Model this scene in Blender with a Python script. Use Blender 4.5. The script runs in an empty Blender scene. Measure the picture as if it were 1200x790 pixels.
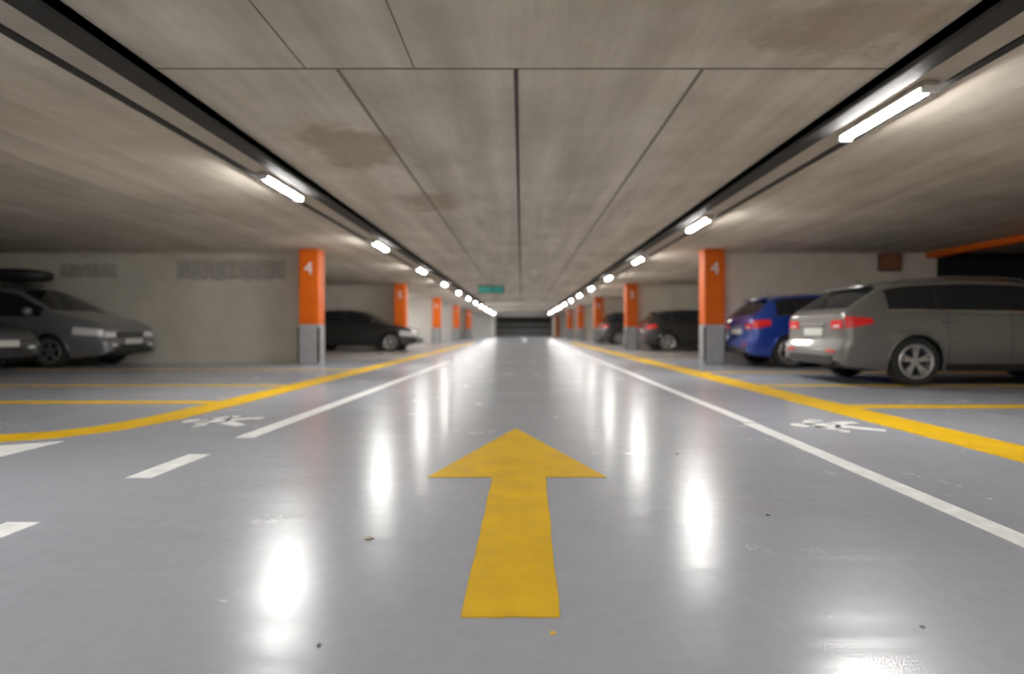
import bpy, math, random
from mathutils import Vector
random.seed(4)
scene = bpy.context.scene
COL = scene.collection

# ------------------------------------------------------------------ materials
def new_mat(name):
    m = bpy.data.materials.new(name); m.use_nodes = True
    nt = m.node_tree
    return m, nt, nt.nodes['Principled BSDF']

def simple(name, col, rough=0.5, metal=0.0, coat=0.0, emit=None, es=0.0):
    m, nt, b = new_mat(name)
    b.inputs['Base Color'].default_value = (*col, 1)
    b.inputs['Roughness'].default_value = rough
    b.inputs['Metallic'].default_value = metal
    b.inputs['Coat Weight'].default_value = coat
    b.inputs['Coat Roughness'].default_value = 0.06
    if emit:
        b.inputs['Emission Color'].default_value = (*emit, 1)
        b.inputs['Emission Strength'].default_value = es
    return m

def noise_node(nt, scale, detail=5, rough=0.55, vec=None):
    n = nt.nodes.new('ShaderNodeTexNoise')
    n.inputs['Scale'].default_value = scale
    n.inputs['Detail'].default_value = detail
    n.inputs['Roughness'].default_value = rough
    if vec: nt.links.new(vec, n.inputs['Vector'])
    return n

def ramp(nt, src, stops):
    r = nt.nodes.new('ShaderNodeValToRGB')
    el = r.color_ramp.elements
    el[0].position = stops[0][0]; el[0].color = (*stops[0][1], 1)
    el[1].position = stops[1][0]; el[1].color = (*stops[1][1], 1)
    for p, c in stops[2:]:
        e = el.new(p); e.color = (*c, 1)
    nt.links.new(src, r.inputs['Fac'])
    return r

def mapped(nt, sc=(1, 1, 1), rot=0.0):
    tc = nt.nodes.new('ShaderNodeTexCoord')
    mp = nt.nodes.new('ShaderNodeMapping')
    mp.inputs['Scale'].default_value = sc
    mp.inputs['Rotation'].default_value = (0, 0, rot)
    nt.links.new(tc.outputs['Object'], mp.inputs['Vector'])
    return mp.outputs['Vector']

def mix(nt, fac, a, b, mode='MIX'):
    m = nt.nodes.new('ShaderNodeMix'); m.data_type = 'RGBA'; m.blend_type = mode
    if isinstance(fac, float): m.inputs[0].default_value = fac
    else: nt.links.new(fac, m.inputs[0])
    for i, v in ((6, a), (7, b)):
        if isinstance(v, tuple): m.inputs[i].default_value = (*v, 1)
        else: nt.links.new(v, m.inputs[i])
    return m.outputs[2]

def noisy(name, c1, c2, scale=4, rough=(0.5, 0.7), bump=0.1, sc=(1, 1, 1), spec=0.5):
    m, nt, b = new_mat(name)
    v = mapped(nt, sc)
    n = noise_node(nt, scale, 8, 0.6, v)
    r = ramp(nt, n.outputs['Fac'], [(0.3, c1), (0.7, c2)])
    nt.links.new(r.outputs[0], b.inputs['Base Color'])
    rr = ramp(nt, n.outputs['Fac'], [(0.3, (rough[0],)*3), (0.7, (rough[1],)*3)])
    nt.links.new(rr.outputs[0], b.inputs['Roughness'])
    b.inputs['Specular IOR Level'].default_value = spec
    if bump:
        n2 = noise_node(nt, scale*8, 5, 0.6, v)
        bp = nt.nodes.new('ShaderNodeBump'); bp.inputs['Strength'].default_value = bump
        bp.inputs['Distance'].default_value = 0.01
        nt.links.new(n2.outputs['Fac'], bp.inputs['Height'])
        nt.links.new(bp.outputs[0], b.inputs['Normal'])
    return m

# floor: polished grey epoxy, squeegee-levelled (slight cross ripples) and lightly scuffed
def floor_mat():
    m, nt, b = new_mat('epoxy_floor')
    v = mapped(nt)
    n1 = noise_node(nt, 0.7, 5, 0.55, v)
    c = ramp(nt, n1.outputs['Fac'], [(0.3, (0.335, 0.352, 0.398)), (0.7, (0.385, 0.402, 0.450))])
    n2 = noise_node(nt, 18, 9, 0.7, v)
    c2 = ramp(nt, n2.outputs['Fac'], [(0.35, (0.93, 0.927, 0.915)), (0.6, (1.0, 1.0, 1.0))])
    col = mix(nt, 1.0, c.outputs[0], c2.outputs[0], 'MULTIPLY')
    n3 = noise_node(nt, 1.3, 12, 0.7, v)
    st = ramp(nt, n3.outputs['Fac'], [(0.54, (0, 0, 0)), (0.80, (0.35, 0.35, 0.35))])
    col = mix(nt, st.outputs[0], col, (0.24, 0.22, 0.19))
    for rot, sc in ((0.25, (9, 0.8, 1)), (-0.5, (0.8, 8, 1))):
        vs = mapped(nt, sc, rot)
        ns = noise_node(nt, 1.1, 8, 0.75, vs)
        sr = ramp(nt, ns.outputs['Fac'], [(0.56, (0, 0, 0)), (0.80, (0.12, 0.12, 0.12))])
        col = mix(nt, sr.outputs[0], col, (0.24, 0.225, 0.20))
    nt.links.new(col, b.inputs['Base Color'])
    nr = noise_node(nt, 1.6, 10, 0.72, v)
    rr = ramp(nt, nr.outputs['Fac'], [(0.3, (0.215,)*3), (0.7, (0.285,)*3)])
    nt.links.new(rr.outputs[0], b.inputs['Roughness'])
    b.inputs['Specular IOR Level'].default_value = 0.65
    n4 = noise_node(nt, 6.0, 2, 0.45, mapped(nt, (0.10, 1.0, 1)))
    bp = nt.nodes.new('ShaderNodeBump'); bp.inputs['Strength'].default_value = 0.42
    bp.inputs['Distance'].default_value = 0.008
    nt.links.new(n4.outputs['Fac'], bp.inputs['Height'])
    nt.links.new(bp.outputs[0], b.inputs['Normal'])
    return m

def ceiling_mat():
    m, nt, b = new_mat('concrete_ceiling')
    tc = nt.nodes.new('ShaderNodeTexCoord')
    v = mapped(nt, (2.0, 0.14, 1))
    v2 = mapped(nt, (1, 1, 1))
    n1 = noise_node(nt, 1.6, 7, 0.6, v)
    c = ramp(nt, n1.outputs['Fac'], [(0.30, (0.52, 0.467, 0.39)), (0.68, (0.77, 0.71, 0.615))])
    n2 = noise_node(nt, 1.1, 9, 0.65, v2)
    c2 = ramp(nt, n2.outputs['Fac'], [(0.35, (0.80, 0.785, 0.76)), (0.62, (1, 1, 1))])
    col = mix(nt, 1.0, c.outputs[0], c2.outputs[0], 'MULTIPLY')
    nd = noise_node(nt, 2.2, 6, 0.65, v2)
    for (sx, sy, rx, ry) in [(-1.6, 5.65, .5, .75), (-1.3, 8.0, .4, .7), (1.95, 3.35, .6, .5)]:
        mp = nt.nodes.new('ShaderNodeMapping')
        mp.inputs['Location'].default_value = (-sx/rx, -sy/ry, 0)
        mp.inputs['Scale'].default_value = (1/rx, 1/ry, 0)
        nt.links.new(tc.outputs['Object'], mp.inputs['Vector'])
        ln = nt.nodes.new('ShaderNodeVectorMath'); ln.operation = 'LENGTH'
        nt.links.new(mp.outputs[0], ln.inputs[0])
        ad = nt.nodes.new('ShaderNodeMath'); ad.operation = 'MULTIPLY_ADD'
        nt.links.new(nd.outputs['Fac'], ad.inputs[0]); ad.inputs[1].default_value = 2.2
        nt.links.new(ln.outputs['Value'], ad.inputs[2])
        mr = nt.nodes.new('ShaderNodeMapRange')
        nt.links.new(ad.outputs[0], mr.inputs[0])
        mr.inputs[1].default_value = 1.75; mr.inputs[2].default_value = 2.15
        mr.inputs[3].default_value = 0.62; mr.inputs[4].default_value = 0.0
        col = mix(nt, mr.outputs[0], col, (0.34, 0.265, 0.175))
    nt.links.new(col, b.inputs['Base Color'])
    b.inputs['Roughness'].default_value = 0.75
    b.inputs['Specular IOR Level'].default_value = 0.25
    bp = nt.nodes.new('ShaderNodeBump'); bp.inputs['Strength'].default_value = 0.15
    bp.inputs['Distance'].default_value = 0.02
    nt.links.new(n1.outputs['Fac'], bp.inputs['Height'])
    nt.links.new(bp.outputs[0], b.inputs['Normal'])
    return m

M = {}
M['floor'] = floor_mat()
M['ceil'] = ceiling_mat()
M['wall'] = noisy('painted_concrete_wall', (0.64, 0.60, 0.505), (0.79, 0.745, 0.64), 1.2, (0.6, 0.8), 0.1)
M['litwall'] = noisy('lit_far_wall', (0.78, 0.76, 0.70), (0.88, 0.86, 0.8), 1.2, (0.6, 0.8), 0.1)  # paler wall copy: brightness of the lit far walls put into the colour
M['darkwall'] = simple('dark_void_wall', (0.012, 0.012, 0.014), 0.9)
M['yellow'] = noisy('yellow_floor_paint', (0.63, 0.36, 0.003), (0.80, 0.48, 0.005), 6, (0.4, 0.6), 0.15, spec=0.22)
M['white'] = noisy('white_floor_paint', (0.66, 0.66, 0.66), (0.92, 0.92, 0.91), 14, (0.35, 0.5), 0.1)
M['orange'] = noisy('orange_column_paint', (0.62, 0.095, 0.004), (0.75, 0.135, 0.006), 3, (0.45, 0.6), 0.05, spec=0.25)
M['colgrey'] = noisy('grey_column_paint', (0.27, 0.27, 0.28), (0.38, 0.38, 0.39), 4, (0.5, 0.6), 0.05)
M['tray'] = simple('black_cable_tray', (0.018, 0.017, 0.016), 0.7)
M['rail'] = noisy('galvanised_light_rail', (0.38, 0.34, 0.28), (0.50, 0.45, 0.38), 5, (0.45, 0.6), 0.0)
M['joint'] = simple('joint_filler', (0.22, 0.19, 0.155), 0.9)
M['joint2'] = simple('dark_joint_filler', (0.085, 0.075, 0.065), 0.9)
M['tube'] = simple('led_diffuser', (0.9, 0.9, 0.9), 0.4, emit=(1.0, 0.98, 0.945), es=225)
M['warm'] = simple('added_amber_lens', (0.9, 0.5, 0.2), 0.4, emit=(1.0, 0.32, 0.06), es=30)
M['glass'] = simple('car_glass', (0.012, 0.014, 0.017), 0.04)
M['tyre'] = simple('tyre_rubber', (0.018, 0.018, 0.018), 0.75)
M['alloy'] = simple('alloy_wheel', (0.62, 0.62, 0.63), 0.28, 0.85)
M['black'] = simple('black_plastic', (0.015, 0.015, 0.016), 0.5)
M['chrome'] = simple('chrome', (0.75, 0.75, 0.76), 0.15, 1.0)
M['red'] = simple('red_lens', (0.55, 0.012, 0.012), 0.15, emit=(1, 0.03, 0.03), es=0.08)
M['clear'] = simple('headlamp_lens', (0.85, 0.86, 0.88), 0.1, 0.1)
M['plate'] = simple('licence_plate', (0.62, 0.62, 0.58), 0.4)
M['green'] = simple('exit_sign_face', (0.02, 0.20, 0.16), 0.4, emit=(0.05, 0.5, 0.42), es=0.12)
M['smear'] = noisy('faded_wall_lettering', (0.36, 0.34, 0.31), (0.50, 0.47, 0.41), 6, (0.7, 0.8), 0.0)
M['patch'] = noisy('overpainted_patch', (0.42, 0.40, 0.355), (0.60, 0.565, 0.49), 2.5, (0.7, 0.8), 0.0)
M['brown'] = simple('brown_panel', (0.12, 0.05, 0.03), 0.6)
M['brown2'] = simple('brown_panel_door', (0.28, 0.12, 0.06), 0.6)
M['slat'] = simple('shutter_slat', (0.13, 0.13, 0.13), 0.5)
M['metal'] = simple('worn_metal', (0.35, 0.33, 0.28), 0.4, 0.8)
M['signwhite'] = simple('sign_white', (0.8, 0.8, 0.78), 0.5)
def paint(name, c, metal=0.6, rough=0.32):
    return simple(name, c, rough, metal, 1.0)

# ------------------------------------------------------------------ mesh helpers
class MB:
    def __init__(s): s.v = []; s.f = []; s.m = []; s.mats = []
    def mi(s, mat):
        if mat not in s.mats: s.mats.append(mat)
        return s.mats.index(mat)
    def add(s, vs, fs, mat):
        o = len(s.v); s.v += [tuple(p) for p in vs]
        k = s.mi(mat)
        for f in fs: s.f.append([i+o for i in f]); s.m.append(k)
    def box(s, x0, x1, y0, y1, z0, z1, mat, c=0.0):
        if c <= 0:
            vs = [(x, y, z) for z in (z0, z1) for y in (y0, y1) for x in (x0, x1)]
            s.add(vs, [(0, 2, 3, 1), (4, 5, 7, 6), (0, 1, 5, 4), (2, 6, 7, 3), (0, 4, 6, 2), (1, 3, 7, 5)], mat)
        else:
            vs = []
            for sx in (0, 1):
                for sy in (0, 1):
                    for sz in (0, 1):
                        X = (x0, x1)[sx]; Y = (y0, y1)[sy]; Z = (z0, z1)[sz]
                        ix = X + (c if sx == 0 else -c); iy = Y + (c if sy == 0 else -c); iz = Z + (c if sz == 0 else -c)
                        vs += [(X, iy, iz), (ix, Y, iz), (ix, iy, Z)]
            def I(a, b, d, k): return (a*4+b*2+d)*3+k
            fs = []
            for a in (0, 1):
                fs.append([I(a, 0, 0, 0), I(a, 1, 0, 0), I(a, 1, 1, 0), I(a, 0, 1, 0)])
                fs.append([I(0, a, 0, 1), I(1, a, 0, 1), I(1, a, 1, 1), I(0, a, 1, 1)])
                fs.append([I(0, 0, a, 2), I(1, 0, a, 2), I(1, 1, a, 2), I(0, 1, a, 2)])
            for a in (0, 1):
                for b in (0, 1):
                    fs.append([I(a, b, 0, 0), I(a, b, 1, 0), I(a, b, 1, 1), I(a, b, 0, 1)])
                    fs.append([I(a, 0, b, 0), I(a, 1, b, 0), I(a, 1, b, 2), I(a, 0, b, 2)])
                    fs.append([I(0, a, b, 1), I(1, a, b, 1), I(1, a, b, 2), I(0, a, b, 2)])
                    for d in (0, 1):
                        fs.append([I(a, b, d, 0), I(a, b, d, 1), I(a, b, d, 2)])
            s.add(vs, fs, mat)
    def grid(s, rows, mat, closed=False):
        n = len(rows[0]); vs = [p for r in rows for p in r]; fs = []
        for i in range(len(rows)-1):
            for j in range(n-1 if not closed else n):
                j2 = (j+1) % n
                fs.append((i*n+j, i*n+j2, (i+1)*n+j2, (i+1)*n+j))
        s.add(vs, fs, mat)
    def tube(s, pts, r, mat, n=8):
        rows = []
        P = [Vector(p) for p in pts]
        for i, p in enumerate(P):
            t = (P[min(i+1, len(P)-1)] - P[max(i-1, 0)]).normalized()
            a = Vector((0, 0, 1)) if abs(t.z) < 0.9 else Vector((0, 1, 0))
            u = t.cross(a).normalized(); w = t.cross(u)
            rows.append([p + u*math.cos(2*math.pi*k/n)*r + w*math.sin(2*math.pi*k/n)*r for k in range(n)])
        s.grid(rows, mat, True)
        s.add(rows[0], [tuple(range(n))], mat); s.add(rows[-1], [tuple(range(n))], mat)
    def lathe_y(s, prof, cx, cy, cz, mat, n=40, sgn=1):
        rows = [[(cx + r*math.cos(2*math.pi*k/n), cy + sgn*y, cz + r*math.sin(2*math.pi*k/n)) for k in range(n)] for r, y in prof]
        s.grid(rows, mat, True)
    def obj(s, name, parent=None, smooth=False, angle=40, loc=None, fixn=True):
        me = bpy.data.meshes.new(name)
        me.from_pydata(s.v, [], s.f)
        for m in s.mats: me.materials.append(m)
        me.polygons.foreach_set('material_index', s.m)
        import bmesh
        bm = bmesh.new(); bm.from_mesh(me)
        bmesh.ops.remove_doubles(bm, verts=bm.verts, dist=0.00005)
        if fixn: bmesh.ops.recalc_face_normals(bm, faces=bm.faces)
        bm.to_mesh(me); bm.free()
        if smooth:
            me.polygons.foreach_set('use_smooth', [True]*len(me.polygons))
            try: me.set_sharp_from_angle(angle=math.radians(angle))
            except Exception: pass
        me.update()
        o = bpy.data.objects.new(name, me); COL.objects.link(o)
        if parent: o.parent = parent
        if loc: o.location = loc
        return o

def empty(name, loc=(0, 0, 0)):
    e = bpy.data.objects.new(name, None); e.location = loc; e.empty_display_size = 0.3
    COL.objects.link(e); return e

def boxobj(name, x0, x1, y0, y1, z0, z1, mat, c=0.0, parent=None):
    b = MB(); b.box(x0, x1, y0, y1, z0, z1, mat, c); return b.obj(name, parent)

def poly(name, pts, mat, z=0.003, parent=None):
    """flat painted marking with a real 3 mm paint thickness"""
    b = MB(); n = len(pts)
    vs = [(x, y, z) for x, y in pts] + [(x, y, 0.0) for x, y in pts]
    fs = [tuple(range(n))] + [(i, (i+1) % n, n+(i+1) % n, n+i) for i in range(n)]
    b.add(vs, fs, mat)
    return b.obj(name, parent)

# ------------------------------------------------------------------ room shell
CH = 2.5
XL, XR, Y0, Y1 = -14.5, 9.2, -6.0, 62.0
boxobj('floor', XL-.2, XR+4.2, Y0-.2, Y1+8, -0.2, 0.0, M['floor'])
boxobj('ceiling', XL-.2, XR+4.2, Y0-.2, Y1+8, CH, CH+.25, M['ceil'])
boxobj('wall_left', XL-.2, XL, Y0, Y1, 0, CH, M['wall'])
boxobj('wall_back', XL, XR, Y0-.2, Y0, 0, CH, M['wall'])
b = MB()
b.box(XR, XR+.25, Y0, 5.0, 0, CH, M['wall'])
b.box(XR, XR+.25, 13.2, Y1, 0, CH, M['wall'])
b.obj('wall_right')
b = MB(); b.box(XR, XR+.25, 5.0, 13.2, 2.38, CH, M['orange']); b.obj('trim_1')
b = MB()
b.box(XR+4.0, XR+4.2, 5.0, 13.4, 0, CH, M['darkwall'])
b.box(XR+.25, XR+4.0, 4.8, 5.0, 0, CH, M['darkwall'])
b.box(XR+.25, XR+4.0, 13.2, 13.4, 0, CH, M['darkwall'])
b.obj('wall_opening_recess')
for i, yy in enumerate([13.2, 22.6, 32.0, 41.4, 50.8]):
    wm = M['wall'] if i < 2 else M['litwall']
    boxobj('wall_partition_left' + ('' if i == 0 else '_%d' % i), XL, -4.75, yy, yy+.2, 0, CH, wm)
    boxobj('wall_partition_right' + ('' if i == 0 else '_%d' % i), 4.35, XR, yy, yy+.2, 0, CH, M['wall'])
# far end wall with a vehicle opening, low lintel, and ramp shutter behind
b = MB()
b.box(XL, -3.0, Y1, Y1+.3, 0, CH, M['litwall']); b.box(3.6, XR, Y1, Y1+.3, 0, CH, M['litwall'])
b.box(-3.0, 3.6, Y1, Y1+.3, 2.2, CH, M['wall'])
b.obj('wall_far')
b = MB()
b.box(-3.4, -3.0, Y1-.35, Y1, 0, 2.3, M['signwhite']); b.box(3.6, 4.0, Y1-.35, Y1, 0, 2.3, M['orange'])
b.box(-3.4, 4.0, Y1-.35, Y1, 2.3, 2.48, M['signwhite'])
b.obj('door_1_frame')
b = MB()
for k in range(18):
    b.box(-3.0, 3.6, Y1+6.5, Y1+6.56+.02*(k % 2), k*.14, k*.14+.13, M['slat'] if (k < 11 and k not in (7, 8)) else M['tray'])
b.obj('door_1')
b = MB()
b.box(-3.2, -3.0, Y1+.3, Y1+7, 0, CH, M['wall']); b.box(3.6, 3.8, Y1+.3, Y1+7, 0, CH, M['wall'])
b.obj('wall_ramp')
for k, yy in enumerate([36.5, 45.6]):
    boxobj('ceiling_beam', -2.4, 2.4, yy, yy+.4, 2.26, CH, M['wall'])

# ceiling joints (filled slab seams)
b = MB()
z0, z1 = CH-.006, CH+.002
b.box(-.052, -.022, 3.9, 60, z0-.004, z1, M['joint2'])
for x in (-1.24, 1.22):
    b.box(x-.012, x+.012, 3.9, 60, z0, z1, M['joint'])
for x in (-1.45, -.72):
    b.box(x-.004, x+.004, -6, 3.9, z0, z1, M['joint'])
for y in (3.9, 13.3, 22.7, 32.1, 41.5):
    b.box(-2.45, 2.45, y-.005, y+.005, z0, z1, M['joint'])
b.obj('trim_2')

# ------------------------------------------------------------------ cable trays and light rails
def tray(sx):
    e = empty('ceiling_cable_tray', (0, 0, 0))
    b = MB()
    def bx(a, c, z0, z1, m): b.box(min(sx*a, sx*c), max(sx*a, sx*c), Y0, Y1-.4, z0, z1, m)
    bx(2.46, 2.66, 2.43, 2.50, M['tray'])
    bx(2.46, 2.475, 2.40, 2.50, M['tray'])
    b.obj('tray_channel', e)
    b = MB()
    bx(2.69, 2.90, 2.45, 2.50, M['rail'])
    b.obj('light_rail', e)
    b = MB(); bx(2.905, 2.98, 2.44, 2.50, M['tray']); b.obj('conduit', e)
    return e
tray(1); tray(-1)
def lamp(x, y):
    e = empty('fluorescent_light', (x, y, 2.445))
    b = MB(); b.box(-.06, .06, -.54, .54, -.035, 0, M['rail'], .005); b.obj('housing', e)
    b = MB()
    rows = []
    for yy in (-.50, .50):
        rows.append([(.042*math.cos(a), yy, -.035 - .036*math.sin(a)) for a in [math.pi*k/6 for k in range(7)]])
    b.grid(rows, M['tube'])
    for r in rows: b.add(r, [tuple(range(7))], M['tube'])
    b.obj('diffuser', e, True, 60)
    b = MB(); b.box(-.05, .05, -.54, -.50, -.075, -.03, M['signwhite']); b.box(-.05, .05, .50, .54, -.075, -.03, M['signwhite']); b.obj('end_caps', e)
for k in range(-2, 12):
    lamp(2.8, 4.5 + 4.65*k)
    lamp(-2.8, 6.8 + 4.7*k)
lamp(0.3, Y1+2.5)  # added lamp, brightens the ramp behind the far opening
lamp(-6.5, 29.5); lamp(-7.5, 39)  # extra bay lamps, added to light up the far left walls
# amber lamp added by the side opening for an orange glow on the ceiling
e = empty('added_glow_lamp', (9.2, 9.6, 2.43))
b = MB(); b.box(-.03, 0, -.16, .16, -.05, .05, M['black'], .008); b.obj('backplate', e)
b = MB(); b.box(-.08, -.03, -.13, .13, -.04, .04, M['warm'], .015); b.obj('lens', e)

# ------------------------------------------------------------------ pillars
def pillar(x0, x1, y0, digit, face=-1):
    e = empty('concrete_pillar', ((x0+x1)/2, y0+.2, 0))
    w = (x1-x0)/2
    b = MB(); b.box(-w, w, -.2, .2, .86, CH, M['orange'], .015); b.obj('orange_shaft', e)
    b = MB(); b.box(-w-.004, w+.004, -.204, .204, 0, .86, M['colgrey'], .015); b.obj('grey_base', e)
    b = MB()
    for sx in (-1, 1):
        b.box(sx*w-.02, sx*w+.02, -.215, -.16, .05, .8, M['black'], .004)
    b.obj('corner_guards', e)
    cu = bpy.data.curves.new('number', 'FONT'); cu.body = digit; cu.size = .38; cu.align_x = 'CENTER'
    cu.extrude = .002; cu.materials.append(M['signwhite'])
    t = bpy.data.objects.new('number', cu); COL.objects.link(t); t.parent = e
    t.location = (0, -.204, 1.95); t.rotation_euler = (math.radians(90), 0, 0)
for k, y in enumerate([12.5, 21.9, 31.3, 40.7, 50.1]):
    pillar(-4.80, -4.37, y, str(4+k)); pillar(3.95, 4.39, y, str(4+k))

# ------------------------------------------------------------------ floor markings
e = empty('floor_arrow_marking', (0, 0, 0))
def wob(a, c, n, amp):
    """hand-painted edge: slight random waviness between two points"""
    A = Vector(a); C = Vector(c); t = (C-A).normalized(); nn = Vector((-t.y, t.x))
    return [tuple(A+(C-A)*i/n + (nn*random.uniform(-amp, amp) if i else Vector((0, 0)))) for i in range(n)]
ap = [(-.156, 1.493), (.099, 1.493), (.122, 2.916), (.429, 2.916), (-.042, 4.37), (-.472, 2.916), (-.146, 2.916)]
pts = []
for i in range(7): pts += wob(ap[i], ap[(i+1) % 7], 14, .0026)
poly('arrow_shape', pts, M['yellow'], .003, e)
def strip(name, pts_c, w, mat, z=.003):
    L = []; R = []
    for i, p in enumerate(pts_c):
        a = Vector(pts_c[max(0, i-1)]); c = Vector(pts_c[min(len(pts_c)-1, i+1)])
        t = (c-a).normalized(); n = Vector((-t.y, t.x))
        P = Vector(p); L.append(P+n*w/2); R.append(P-n*w/2)
    b = MB(); n = len(L)
    b.grid([[(l.x, l.y, z), (r.x, r.y, z)] for l, r in zip(L, R)], mat)
    b.grid([[(l.x, l.y, 0), (l.x, l.y, z)] for l in L], mat); b.grid([[(r.x, r.y, 0), (r.x, r.y, z)] for r in R], mat)
    b.add([(L[0].x, L[0].y, 0), (R[0].x, R[0].y, 0), (R[0].x, R[0].y, z), (L[0].x, L[0].y, z)], [(0, 1, 2, 3)], mat)
    b.add([(L[-1].x, L[-1].y, 0), (R[-1].x, R[-1].y, 0), (R[-1].x, R[-1].y, z), (L[-1].x, L[-1].y, z)], [(0, 1, 2, 3)], mat)
    return b.obj(name)
strip('white_lane_line', [(1.72, -3), (1.76, 2.0), (1.81, 4.6)], .105, M['white'])
strip('white_lane_line', [(1.83, 4.65), (1.86, 10), (1.9, 34)], .10, M['white'])
strip('white_lane_line', [(-1.905, 3.99), (-1.80, 8), (-1.70, 14)], .13, M['white'])
for a, c in ((2.9, 3.45), (1.6, 2.23), (.4, 1.0)):
    strip('white_dash_marking', [(-1.915, a), (-1.912, c)], .13, M['white'])
poly('white_corner_marking', [(-3.04, 3.86), (-3.35, 3.70), (-3.9, 3.56), (-3.9, 3.35), (-3.05, 3.30)], M['white'])
strip('yellow_boundary_line', [(2.98, -4), (3.0, 4), (3.0, 12), (2.95, 34)], .40, M['yellow'])
strip('yellow_boundary_line', [(-4.6, 3.84), (-4.0, 3.87), (-3.6, 3.95), (-3.3, 4.10), (-3.1, 4.38), (-3.0, 4.85), (-2.97, 5.6), (-2.96, 8), (-2.9, 14), (-2.8, 34)], .34, M['yellow'], .004)
for y in (5.62, 7.75, 10.2, 15.3, 17.7, 20.1 - .3, 24.5, 27, 29.4):
    strip('yellow_bay_line', [(3.21, y), (9.0, y)], .17 if y > 6 else .24, M['yellow'], .0025)
for y in (5.95, 7.75, 10.9, 15.3, 17.7, 19.8, 24.5, 27, 29.4):
    strip('yellow_bay_line', [(-3.15, y), (-9.5, y)], .17 if y > 6 else .22, M['yellow'], .0025)
def ped(cx, cy, s):
    e = empty('pedestrian_floor_marking', (cx, cy, 0))
    b = MB()
    q = .80
    def st(p, r, w):
        w *= 2.0
        P = Vector(p); Q = Vector(r); t = (Q-P).normalized(); n = Vector((-t.y, t.x))*w/2
        pts = [P+n, P-n, Q-n*.8, Q+n*.8]
        b.add([(s*q*a.x, a.y, .003) for a in pts], [(0, 1, 2, 3)], M['white'])
    b.add([(s*q*(-.33+.075*math.cos(a)), .0+.09*math.sin(a), .003) for a in [2*math.pi*k/14 for k in range(14)]], [tuple(range(14))], M['white'])
    st((-.23, 0), (.03, 0), .11)
    st((-.21, .05), (-.08, .24), .055); st((-.08, .24), (.03, .22), .05)
    st((-.21, -.05), (-.06, -.22), .055); st((-.06, -.22), (-.10, -.30), .05)
    st((.0, .03), (.20, .13), .075); st((.20, .13), (.32, .14), .06)
    st((.0, -.03), (.20, -.16), .075); st((.20, -.16), (.32, -.24), .06)
    b.obj('figure', e)
ped(2.42, 4.5, 1); ped(-2.42, 4.72, 1)

# floor debris
def chip(name, x, y, r, mat, h=.003, n=9):
    b = MB()
    rr = [r*(.6+.6*random.random()) for _ in range(n)]
    top = [(x+rr[k]*math.cos(2*math.pi*k/n), y+rr[k]*math.sin(2*math.pi*k/n), h) for k in range(n)]
    bot = [(p[0], p[1], 0) for p in top]
    b.grid([top, bot], mat, True); b.add(top, [tuple(range(n))], mat); b.obj(name)
b = MB()
cx, cy = -.54, 2.06
ring = [[(cx+r*math.cos(2*math.pi*k/20), cy+r*math.sin(2*math.pi*k/20), z) for k in range(20)] for r, z in ((.017, 0), (.017, .004), (.009, .005), (.0, .003))]
b.grid(ring, M['metal'], True); b.obj('floor_bolt_cap')
for (x, y, r) in ((-.475, 1.36, .007), (.985, 2.32, .010), (1.0, 1.445, .006), (.93, 3.47, .010)):
    chip('floor_debris', x, y, r, M['black'])
chip('paint_fleck', .077, 1.417, .010, M['yellow'], .002)

# ------------------------------------------------------------------ signs
e = empty('exit_sign', (-1.15, 22, 2.3))
b = MB(); b.box(-.5, .5, -.04, .04, -.17, .13, M['black'], .01); b.obj('sign_case', e)
b = MB(); b.box(-.46, .02, -.05, -.041, -.13, .09, M['green']); b.box(.08, .46, -.05, -.041, -.13, .09, M['green']); b.obj('sign_face', e)
b = MB(); b.box(-.4, -.38, -.01, .01, .13, .2, M['metal']); b.box(.38, .4, -.01, .01, .13, .2, M['metal']); b.obj('hangers', e)
def lettering(x0, x1, z0, z1, txt, size):
    e = empty('wall_lettering', (x0, 13.2, z0))
    b = MB(); n = 24
    top = [(i*(x1-x0)/n, -.002, (z1-z0)+random.uniform(-.03, .03)) for i in range(n+1)]
    bot = [(i*(x1-x0)/n, -.002, random.uniform(-.03, .03)) for i in range(n+1)]
    b.grid([top, bot], M['patch']); b.obj('overpainted_patch', e)
    cu = bpy.data.curves.new('letters', 'FONT'); cu.body = txt; cu.size = size
    cu.extrude = .001; cu.offset = .012; cu.materials.append(M['smear'])
    t = bpy.data.objects.new('letters', cu); COL.objects.link(t); t.parent = e
    t.location = (.06, -.004, .05); t.rotation_euler = (math.radians(90), 0, 0)
lettering(-7.85, -5.35, 1.88, 2.33, 'PARKDECK', .47)
lettering(-10.5, -9.2, 1.94, 2.24, 'LEVEL', .34)
e = empty('wall_panel', (8.35, 13.2, 2.28))
b = MB(); b.box(-.26, .26, -.08, 0, -.2, .2, M['brown'], .01); b.obj('panel_box', e)
b = MB(); b.box(-.22, .22, -.09, -.081, -.16, .16, M['brown2']); b.obj('panel_door', e)

# ------------------------------------------------------------------ cars
def interp(keys, x):
    if x <= keys[0][0]: return keys[0][1]
    for (a, p), (c, q) in zip(keys, keys[1:]):
        if x <= c: return p + (q-p)*(x-a)/(c-a)
    return keys[-1][1]
def smo(keys, x, r):
    return sum(interp(keys, x + r*k/4) for k in range(-4, 5))/9
def sstep(a, c, x):
    t = max(0, min(1, (x-a)/(c-a))); return t*t*(3-2*t)

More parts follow.
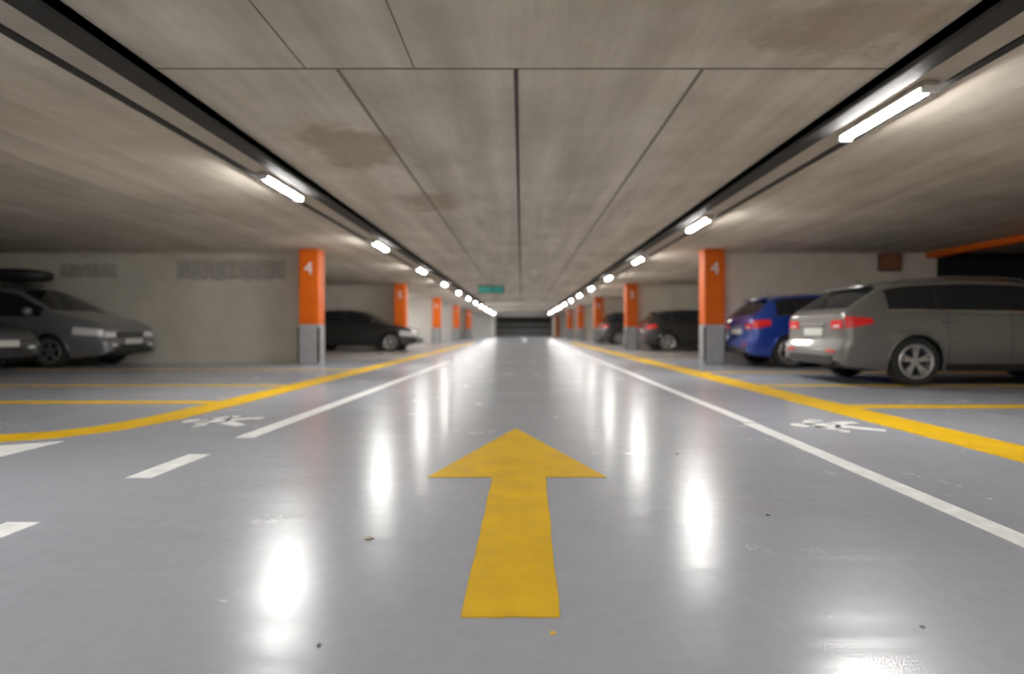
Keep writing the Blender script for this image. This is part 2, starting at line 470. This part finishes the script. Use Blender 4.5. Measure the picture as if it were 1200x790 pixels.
class CarShape:
    def __init__(s, L, W, H, top, belt, xr, xf, sill=.2, R=.365, wz=.325):
        s.L, s.W, s.H, s.topk, s.beltk, s.xr, s.xf, s.sill, s.R, s.wz = L, W, H, top, belt, xr, xf, sill, R, wz
        bm = interp(belt, L*.45)
        s.pk = [(0, .90), (s.sill, .93), (.32, .975), (.48, .997), (bm*.74, 1.0), (bm*.78, .985), (bm*.92, .972), (bm*1.06, .95)]
    def zbot(s, x):
        z = s.sill + .07*max(0, 1-min(x, s.L-x)/.5)
        for c in (s.xr, s.xf):
            d = abs(x-c)
            if d <= s.R: z = max(z, s.wz + math.sqrt(max(0, s.R**2-d*d)))
        return z
    def S(s, x, u):
        L = s.L; xx = min(max(x, 0), L); d = min(xx, L-xx)
        w = s.W/2
        if xx < .7: w *= 1-.08*((.7-xx)/.7)**2.2
        dd = L-xx
        if dd < 1.0: w *= 1-.17*((1.0-dd)/1.0)**2.4
        ins = 0
        if d < .09: ins = .055*(1-math.sqrt(max(0, 1-(1-d/.09)**2)))
        zb = s.zbot(xx)+ins; zt = smo(s.topk, xx, .09)-ins
        be = min(smo(s.beltk, xx, .09), zt-.025)-ins*.3
        h = max(zt-be, .01)
        yb = w*smo(s.pk, be, .02)-ins
        if u <= 1:
            z = zb+(be-zb)*u; y = w*smo(s.pk, z, .02)-ins
        else:
            yr = yb-.045-.30*h; zr = be+.86*h
            if u <= 2:
                t = u-1; y = yb+(yr-yb)*t + .03*math.sin(math.pi*t)*min(1, h/.4); z = be+(zr-be)*t
            else:
                t = u-2; y = yr*(1-t); z = zr+(zt-zr)*(1-(1-t)**2.4)
        bump = .07*(1-sstep(.50, .60, z))*max(0, 1-d/.4)**1.2
        X = xx - bump if xx < L/2 else xx + bump
        return Vector((X, y, z))
    def uz(s, x, z):
        zb = s.S(x, 0).z; be = s.S(x, 1).z
        return max(0, min(1, (z-zb)/(be-zb)))
    def N(s, x, u):
        e = .012
        a = s.S(min(x+e, s.L), u)-s.S(max(x-e, 0), u)
        c = s.S(x, min(u+e, 3))-s.S(x, max(u-e, 0))
        n = c.cross(a)
        return n.normalized() if n.length > 1e-9 else Vector((0, 1, 0))
    def panel(s, mb, x0, x1, u0, u1, mat, off=.005, nx=14, nu=6, sides=(1, -1)):
        for sd in sides:
            rows = []
            for i in range(nx+1):
                x = x0+(x1-x0)*i/nx
                a = u0(x) if callable(u0) else u0; c = u1(x) if callable(u1) else u1
                r = []
                for j in range(nu+1):
                    u = a+(c-a)*j/nu
                    p = s.S(x, u)+s.N(x, u)*off
                    r.append((p.x, p.y*sd, p.z))
                rows.append(r)
            mb.grid(rows, mat)
    def body(s, mat):
        L = s.L
        xs = set(round(i*.05, 4) for i in range(int(L/.05)+1)) | {L}
        for q in (.004, .012, .022, .035, .07, .09): xs |= {q, L-q}
        for c in (s.xr, s.xf):
            xs = {x for x in xs if abs(x-c) > s.R+.01}
            xs |= {c + s.R*math.cos(math.pi*k/18) for k in range(19)}
            xs |= {c - s.R-.001, c + s.R+.001}
        xs = sorted(xs)
        us = [i/11 for i in range(11)] + [1+i/6 for i in range(6)] + [2+i/8 for i in range(9)]
        mb = MB(); rows = []
        for x in xs:
            h = [s.S(x, u) for u in us]
            rows.append([(p.x, p.y, p.z) for p in h] + [(p.x, -p.y, p.z) for p in reversed(h[:-1])])
        mb.grid(rows, mat)
        for r0, r1 in zip(rows, rows[1:]):
            mb.add([r0[0], r0[-1], r1[-1], r1[0]], [(0, 1, 2, 3)], M['black'])
        for r in (rows[0], rows[-1]):
            n = len(us); g = []
            for j in range(n):
                a = r[j]; y = a[1]
                g.append([(a[0], y*(1-2*k/8), a[2]) for k in range(9)])
            mb.grid(g, mat)
        return mb

def wheel(mb, cx, cy, r, sd, style=0):
    w = .105
    cz = r
    tw = [(r-.105, w-.01), (r-.085, w), (r-.03, w), (r-.008, w-.02), (r, w-.045), (r, -w+.045), (r-.008, -w+.02), (r-.03, -w), (r-.105, -w)]
    mb.lathe_y(tw, cx, cy, cz, M['tyre'], 44, sd)
    ri = r-.105
    mb.lathe_y([(ri+.012, w-.004), (ri, w+.002), (ri-.022, w-.006), (ri-.028, w-.04), (ri-.035, -w)], cx, cy, cz, M['alloy'], 44, sd)
    mb.lathe_y([(ri-.03, w-.09), (.0, w-.09)], cx, cy, cz, M['black'], 44, sd)
    mb.lathe_y([(.0, w-.012), (.03, w-.014), (.055, w-.022), (.06, w-.09)], cx, cy, cz, M['alloy'], 24, sd)
    ns = 5
    for k in range(ns):
        for dlt in ((-.17, .17) if style == 0 else (0,)):
            a = 2*math.pi*k/ns+math.pi/2
            wi, wo = (.014, .013) if style == 0 else (.032, .022)
            a2 = a+dlt
            p0 = Vector((math.cos(a+dlt*.6), math.sin(a+dlt*.6)))*.045; p1 = Vector((math.cos(a2), math.sin(a2)))*(ri-.012)
            t = (p1-p0).normalized(); n = Vector((-t.y, t.x))
            q = [p0+n*wi, p0-n*wi, p1-n*wo, p1+n*wo]
            yo = [w-.02, w-.02, w-.008, w-.008]
            vs = [(cx+a_.x, cy+sd*y, cz+a_.y) for a_, y in zip(q, yo)] + [(cx+a_.x, cy+sd*(y-.035), cz+a_.y) for a_, y in zip(q, yo)]
            mb.add(vs, [(0, 1, 2, 3), (0, 1, 5, 4), (1, 2, 6, 5), (2, 3, 7, 6), (3, 0, 4, 7), (4, 5, 6, 7)], M['alloy'])

def build_car(name, loc, kind, col, opts={}):
    if kind == 'estate':
        L, W, H = 4.68, 1.82, 1.48
        top = [(0, .96), (.06, 1.01), (.14, 1.08), (.56, 1.38), (.90, 1.445), (1.6, H), (2.35, 1.465), (2.75, 1.40), (3.45, 1.03), (3.6, .97), (4.25, .84), (4.55, .74), (L, .64)]
        belt = [(0, .94), (.6, .97), (2.8, .92), (3.5, .90), (4.2, .79), (4.5, .70), (L, .59)]
        xr, xf = .90, 3.72; tail = (.76, .93); roofx = (.6, 2.7); wsx = (2.80, 3.42); rwx = (.10, .52); dlo = (.55, 3.33); bp = (1.20, 2.15)
    elif kind == 'hatch':
        L, W, H = 4.15, 1.78, 1.50
        top = [(0, .95), (.06, 1.0), (.12, 1.08), (.42, 1.40), (.65, 1.46), (1.3, H), (1.9, 1.49), (2.3, 1.42), (2.95, 1.06), (3.1, .99), (3.7, .88), (4.02, .78), (L, .68)]
        belt = [(0, .92), (.6, 1.0), (2.2, .95), (3.0, .92), (3.65, .82), (3.95, .73), (L, .63)]
        xr, xf = .72, 3.32; tail = (.76, .97); roofx = (.4, 2.1); wsx = (2.35, 2.92); rwx = (.10, .40); dlo = (.46, 2.85); bp = (.85, 1.75)
    elif kind == 'mpv':
        L, W, H = 4.85, 1.88, 1.70
        top = [(0, 1.0), (.06, 1.06), (.12, 1.15), (.35, 1.58), (.6, 1.66), (1.6, H), (2.7, 1.68), (3.1, 1.60), (3.85, 1.14), (4.05, 1.07), (4.5, .97), (4.72, .88), (L, .78)]
        belt = [(0, .96), (.6, 1.02), (2.9, .98), (3.9, .99), (4.4, .91), (4.65, .83), (L, .73)]
        xr, xf = 1.0, 3.90; tail = (.8, 1.1); roofx = (.5, 2.9); wsx = (3.13, 3.86); rwx = (.10, .33); dlo = (.42, 3.72); bp = (1.25, 2.5)
    else:
        L, W, H = 4.45, 1.86, 1.72
        top = [(0, 1.02), (.06, 1.08), (.12, 1.16), (.42, 1.58), (.65, 1.66), (1.5, H), (2.15, 1.70), (2.5, 1.62), (3.15, 1.20), (3.3, 1.12), (4.0, 1.0), (4.3, .88), (L, .76)]
        belt = [(0, .98), (.6, 1.08), (2.4, 1.05), (3.2, 1.04), (3.9, .94), (4.2, .82), (L, .71)]
        xr, xf = .85, 3.52; tail = (.85, 1.08); roofx = (.4, 2.3); wsx = (2.53, 3.12); rwx = (.12, .40); dlo = (.48, 3.02); bp = (.95, 1.95)
    s = CarShape(L, W, H, top, belt, xr, xf)
    e = empty(name, loc)
    s.body(col).obj('body', e, True, 38)
    g = MB()
    s.panel(g, wsx[0], wsx[1], 2.10, 3.0, M['glass'], .005, 16, 8)
    s.panel(g, rwx[0], rwx[1], 2.12, 3.0, M['glass'], .005, 16, 8)
    s.panel(g, dlo[0], dlo[1], 1.12, 1.90, M['glass'], .005, 46, 6)
    g.obj('windows', e, True, 60, fixn=False)
    t = MB()
    for x in bp: s.panel(t, x-.03, x+.03, 1.08, 1.95, M['black'], .008, 2, 6)
    s.panel(t, dlo[0]-.02, dlo[1]+.05, 1.05, 1.12, M['chrome'] if opts.get('chrome') else M['black'], .009, 46, 1)
    if opts.get('chrome'): s.panel(t, dlo[0]-.02, dlo[1]-.1, 1.90, 1.95, M['chrome'], .009, 46, 1)
    for x in (bp[0] if bp[0] > xr+s.R else xr+s.R+.05, bp[1], dlo[1]-.02):
        if abs(x-xr) > s.R+.01 and abs(x-xf) > s.R+.01:
            s.panel(t, x-.004, x+.004, .1, 1.05, M['black'], .002, 1, 12)
    s.panel(t, xr+s.R+.03, xf-s.R-.03, .0, .13, M['black'], .006, 20, 2)
    for x in (bp[0]+.13, bp[1]+.12):
        for sd in (1, -1):
            p = s.S(x, .86)
            yy = sorted((sd*(p.y-.005), sd*(p.y+.03)))
            t.box(x-.09, x+.09, yy[0], yy[1], p.z-.014, p.z+.014, col, .006)
    for c in (xr, xf):
        for sd in (1, -1):
            pts = []
            for k in range(25):
                a = math.pi*k/24; x = c+s.R*.998*math.cos(a)
                p = s.S(x, 0); pts.append((p.x, sd*(p.y+.002), p.z))
            t.tube(pts, .013, M['black'] if kind == 'suv' else col, 6)
    t.box(.35, L-.35, -.58, .58, .19, .62, M['black'])
    for x0 in (.0, L):
        hw = s.S(x0, .1).y
        sg = -1 if x0 == 0 else 1
        xa = sorted((x0+sg*.02, x0+sg*.082))
        t.box(xa[0], xa[1], -hw*.82, hw*.82, .27, .40, M['black'], .01)
    p = s.S(rwx[1]+.05, 2.2)
    t.box(rwx[1]-.10, rwx[1]+.03, -p.y*.93, p.y*.93, p.z-.005, p.z+.03, col, .012)
    q = s.S(rwx[0], 3); q2 = s.S((rwx[0]+rwx[1])/2, 2.75)
    t.tube([(q.x-.01, 0, q.z+.02), (q2.x-.02, .25, q2.z+.02)], .008, M['black'], 5)
    p = s.S(.7, 3); t.tube([(.72, 0, p.z), (.60, 0, p.z+.08)], .006, M['black'], 5)
    if opts.get('rails', True):
        for sd in (1, -1):
            pts = []
            for k in range(21):
                x = roofx[0]+.1+(roofx[1]-roofx[0]-.2)*k/20; p = s.S(x, 2.12)
                lift = .04 if 0 < k < 20 else 0
                pts.append((x, sd*p.y, p.z+lift))
            t.tube(pts, .014, M[opts.get('railmat', 'black')], 6)
    t.obj('trim', e, True, 40)
    m = MB()
    xm = dlo[1]-.18
    for sd in (1, -1):
        p = s.S(xm, 1.05)
        ya = sorted((sd*(p.y+.05), sd*(p.y+.20)))
        m.box(xm-.05, xm+.09, ya[0], ya[1], p.z+.03, p.z+.17, col, .035)
        ya = sorted((sd*(p.y-.02), sd*(p.y+.08)))
        m.box(xm-.01, xm+.05, ya[0], ya[1], p.z, p.z+.05, M['black'], .01)
    m.obj('mirrors', e, True, 50)
    l = MB()
    s.panel(l, .012, .34, lambda x: s.uz(x, tail[0]+.20*x), lambda x: s.uz(x, tail[1]-.10*x), M['red'], .006, 10, 5)
    w0 = s.S(0, s.uz(0, tail[0])).y
    for sd in (1, -1):
        ya = sorted((sd*(w0*.62), sd*(w0*.985)))
        l.box(-.012, .01, ya[0], ya[1], tail[0], min(tail[1], s.S(0, 1).z)-.005, M['red'], .004)
        ya = sorted((sd*(w0*.70), sd*(w0*.90)))
        l.box(-.016, .0, ya[0], ya[1], tail[0]+.02, tail[0]+.045, M['clear'], .002)
        ya = sorted((sd*(w0*.6), sd*(w0*.9)))
        l.box(-.08, -.06, ya[0], ya[1], .44, .47, M['red'], .002)
    hz = s.S(L, 1).z
    hl = lambda x: s.uz(x, hz-.08+.06*(L-x))
    hh = lambda x: s.uz(x, hz+.05+.10*(L-x))
    s.panel(l, L-.50, L-.012, hl, hh, M['clear'], .006, 12, 4)
    w1 = s.S(L, s.uz(L, hz-.05)).y
    for sd in (1, -1):
        ya = sorted((sd*(w1*.60), sd*(w1*.99)))
        l.box(L-.01, L+.02, ya[0], ya[1], hz-.10, hz-.0, M['clear'], .004)
        ya = sorted((sd*(w1*.68), sd*(w1*.86)))
        l.box(L+.05, L+.085, ya[0], ya[1], .42, .47, M['clear'], .004)
    l.obj('lamps', e, True, 40)
    gset = MB()
    gset.box(L-.02, L+.03, -w1*.55, w1*.55, hz-.10, hz-.01, M['black'], .004)
    gset.box(L+.02, L+.04, -w1*.5, w1*.5, hz-.06, hz-.05, M['chrome'])
    gset.box(L+.06, L+.088, -w1*.55, w1*.55, .36, .46, M['black'], .004)
    gset.box(L+.085, L+.095, -.26, .26, .46, .57, M['plate'])
    gset.box(-.025, -.0, -.26, .26, tail[0]-.10, tail[0]+.01, M['plate'], .002)
    gset.box(-.03, .0, -.34, .34, tail[0]+.05, tail[0]+.075, M['chrome'], .003)
    gset.obj('grille_and_plates', e)
    wv = MB()
    for cx in (xr, xf):
        for sd in (1, -1): wheel(wv, cx, sd*(W/2-.125), .325, sd, opts.get('wheel', 0))
    wv.obj('wheels', e, True, 35)
    return e, s

P_grey = paint('grey_metallic_paint', (0.165, 0.16, 0.15), .45, .33)
P_blue = paint('blue_metallic_paint', (0.008, 0.045, 0.33), .3, .3)
P_black = paint('black_car_paint', (0.012, 0.012, 0.014), .2, .3)
P_dark = paint('dark_grey_car_paint', (0.10, 0.105, 0.115), .5, .32)
P_silver = paint('silver_grey_paint', (0.20, 0.21, 0.23), .4, .32)

build_car('parked_estate_car', (4.30, 8.52, 0), 'estate', P_grey, {'chrome': True, 'railmat': 'chrome'})
build_car('parked_hatchback_car', (4.50, 12.1, 0), 'hatch', P_blue, {'rails': False})
build_car('parked_black_hatchback', (4.35, 20.9, 0), 'hatch', P_black, {'rails': False})
build_car('parked_black_suv', (4.1, 30.4, 0), 'suv', P_black, {})
build_car('parked_black_hatchback', (-3.7-4.15, 20.9, 0), 'hatch', P_black, {'rails': False})
e, s = build_car('parked_people_carrier', (-8.2-4.85, 12.15, 0), 'mpv', P_silver, {'wheel': 1})
rb = MB(); rows = []
for k in range(17):
    x = .9+2.3*k/16; tt = abs(k/16*2-1); sc = (1-tt**5)**.5 if tt < 1 else 0.0
    sc = max(sc, .15)
    rows.append([(x, .38*sc*math.copysign(abs(math.cos(a))**.5, math.cos(a)), 1.88+.14*sc*math.copysign(abs(math.sin(a))**.6, math.sin(a))) for a in [2*math.pi*j/24 for j in range(24)]])
rb.grid(rows, M['black'], True); rb.add(rows[0], [tuple(range(24))], M['black']); rb.add(rows[-1], [tuple(range(24))], M['black'])
for x in (1.2, 2.5):
    rb.box(x-.03, x+.03, -.66, .66, 1.70, 1.735, M['black'], .005)
rb.obj('roof_box', e, True, 50)
build_car('parked_saloon_car', (-8.75-4.68, 9.75, 0), 'estate', P_dark, {})

# ------------------------------------------------------------------ world + camera
w = bpy.data.worlds.new('world'); scene.world = w; w.use_nodes = True
w.node_tree.nodes['Background'].inputs[0].default_value = (0.5, 0.48, 0.45, 1)
w.node_tree.nodes['Background'].inputs[1].default_value = 0.05

cam = bpy.data.cameras.new('camera'); co = bpy.data.objects.new('camera', cam); COL.objects.link(co)
co.location = (0, 0, .74); co.rotation_euler = (math.radians(90), 0, 0)
cam.sensor_width = 36; cam.lens = 36*680/1200
cam.shift_x = -11/1200; cam.shift_y = -8/1200
cam.clip_start = .05; cam.clip_end = 200
cam.dof.use_dof = True; cam.dof.focus_distance = 2.3; cam.dof.aperture_fstop = 1.0
scene.camera = co
scene.view_settings.view_transform = 'Standard'
scene.view_settings.look = 'None'
scene.view_settings.exposure = 0
scene.view_settings.gamma = 1.06
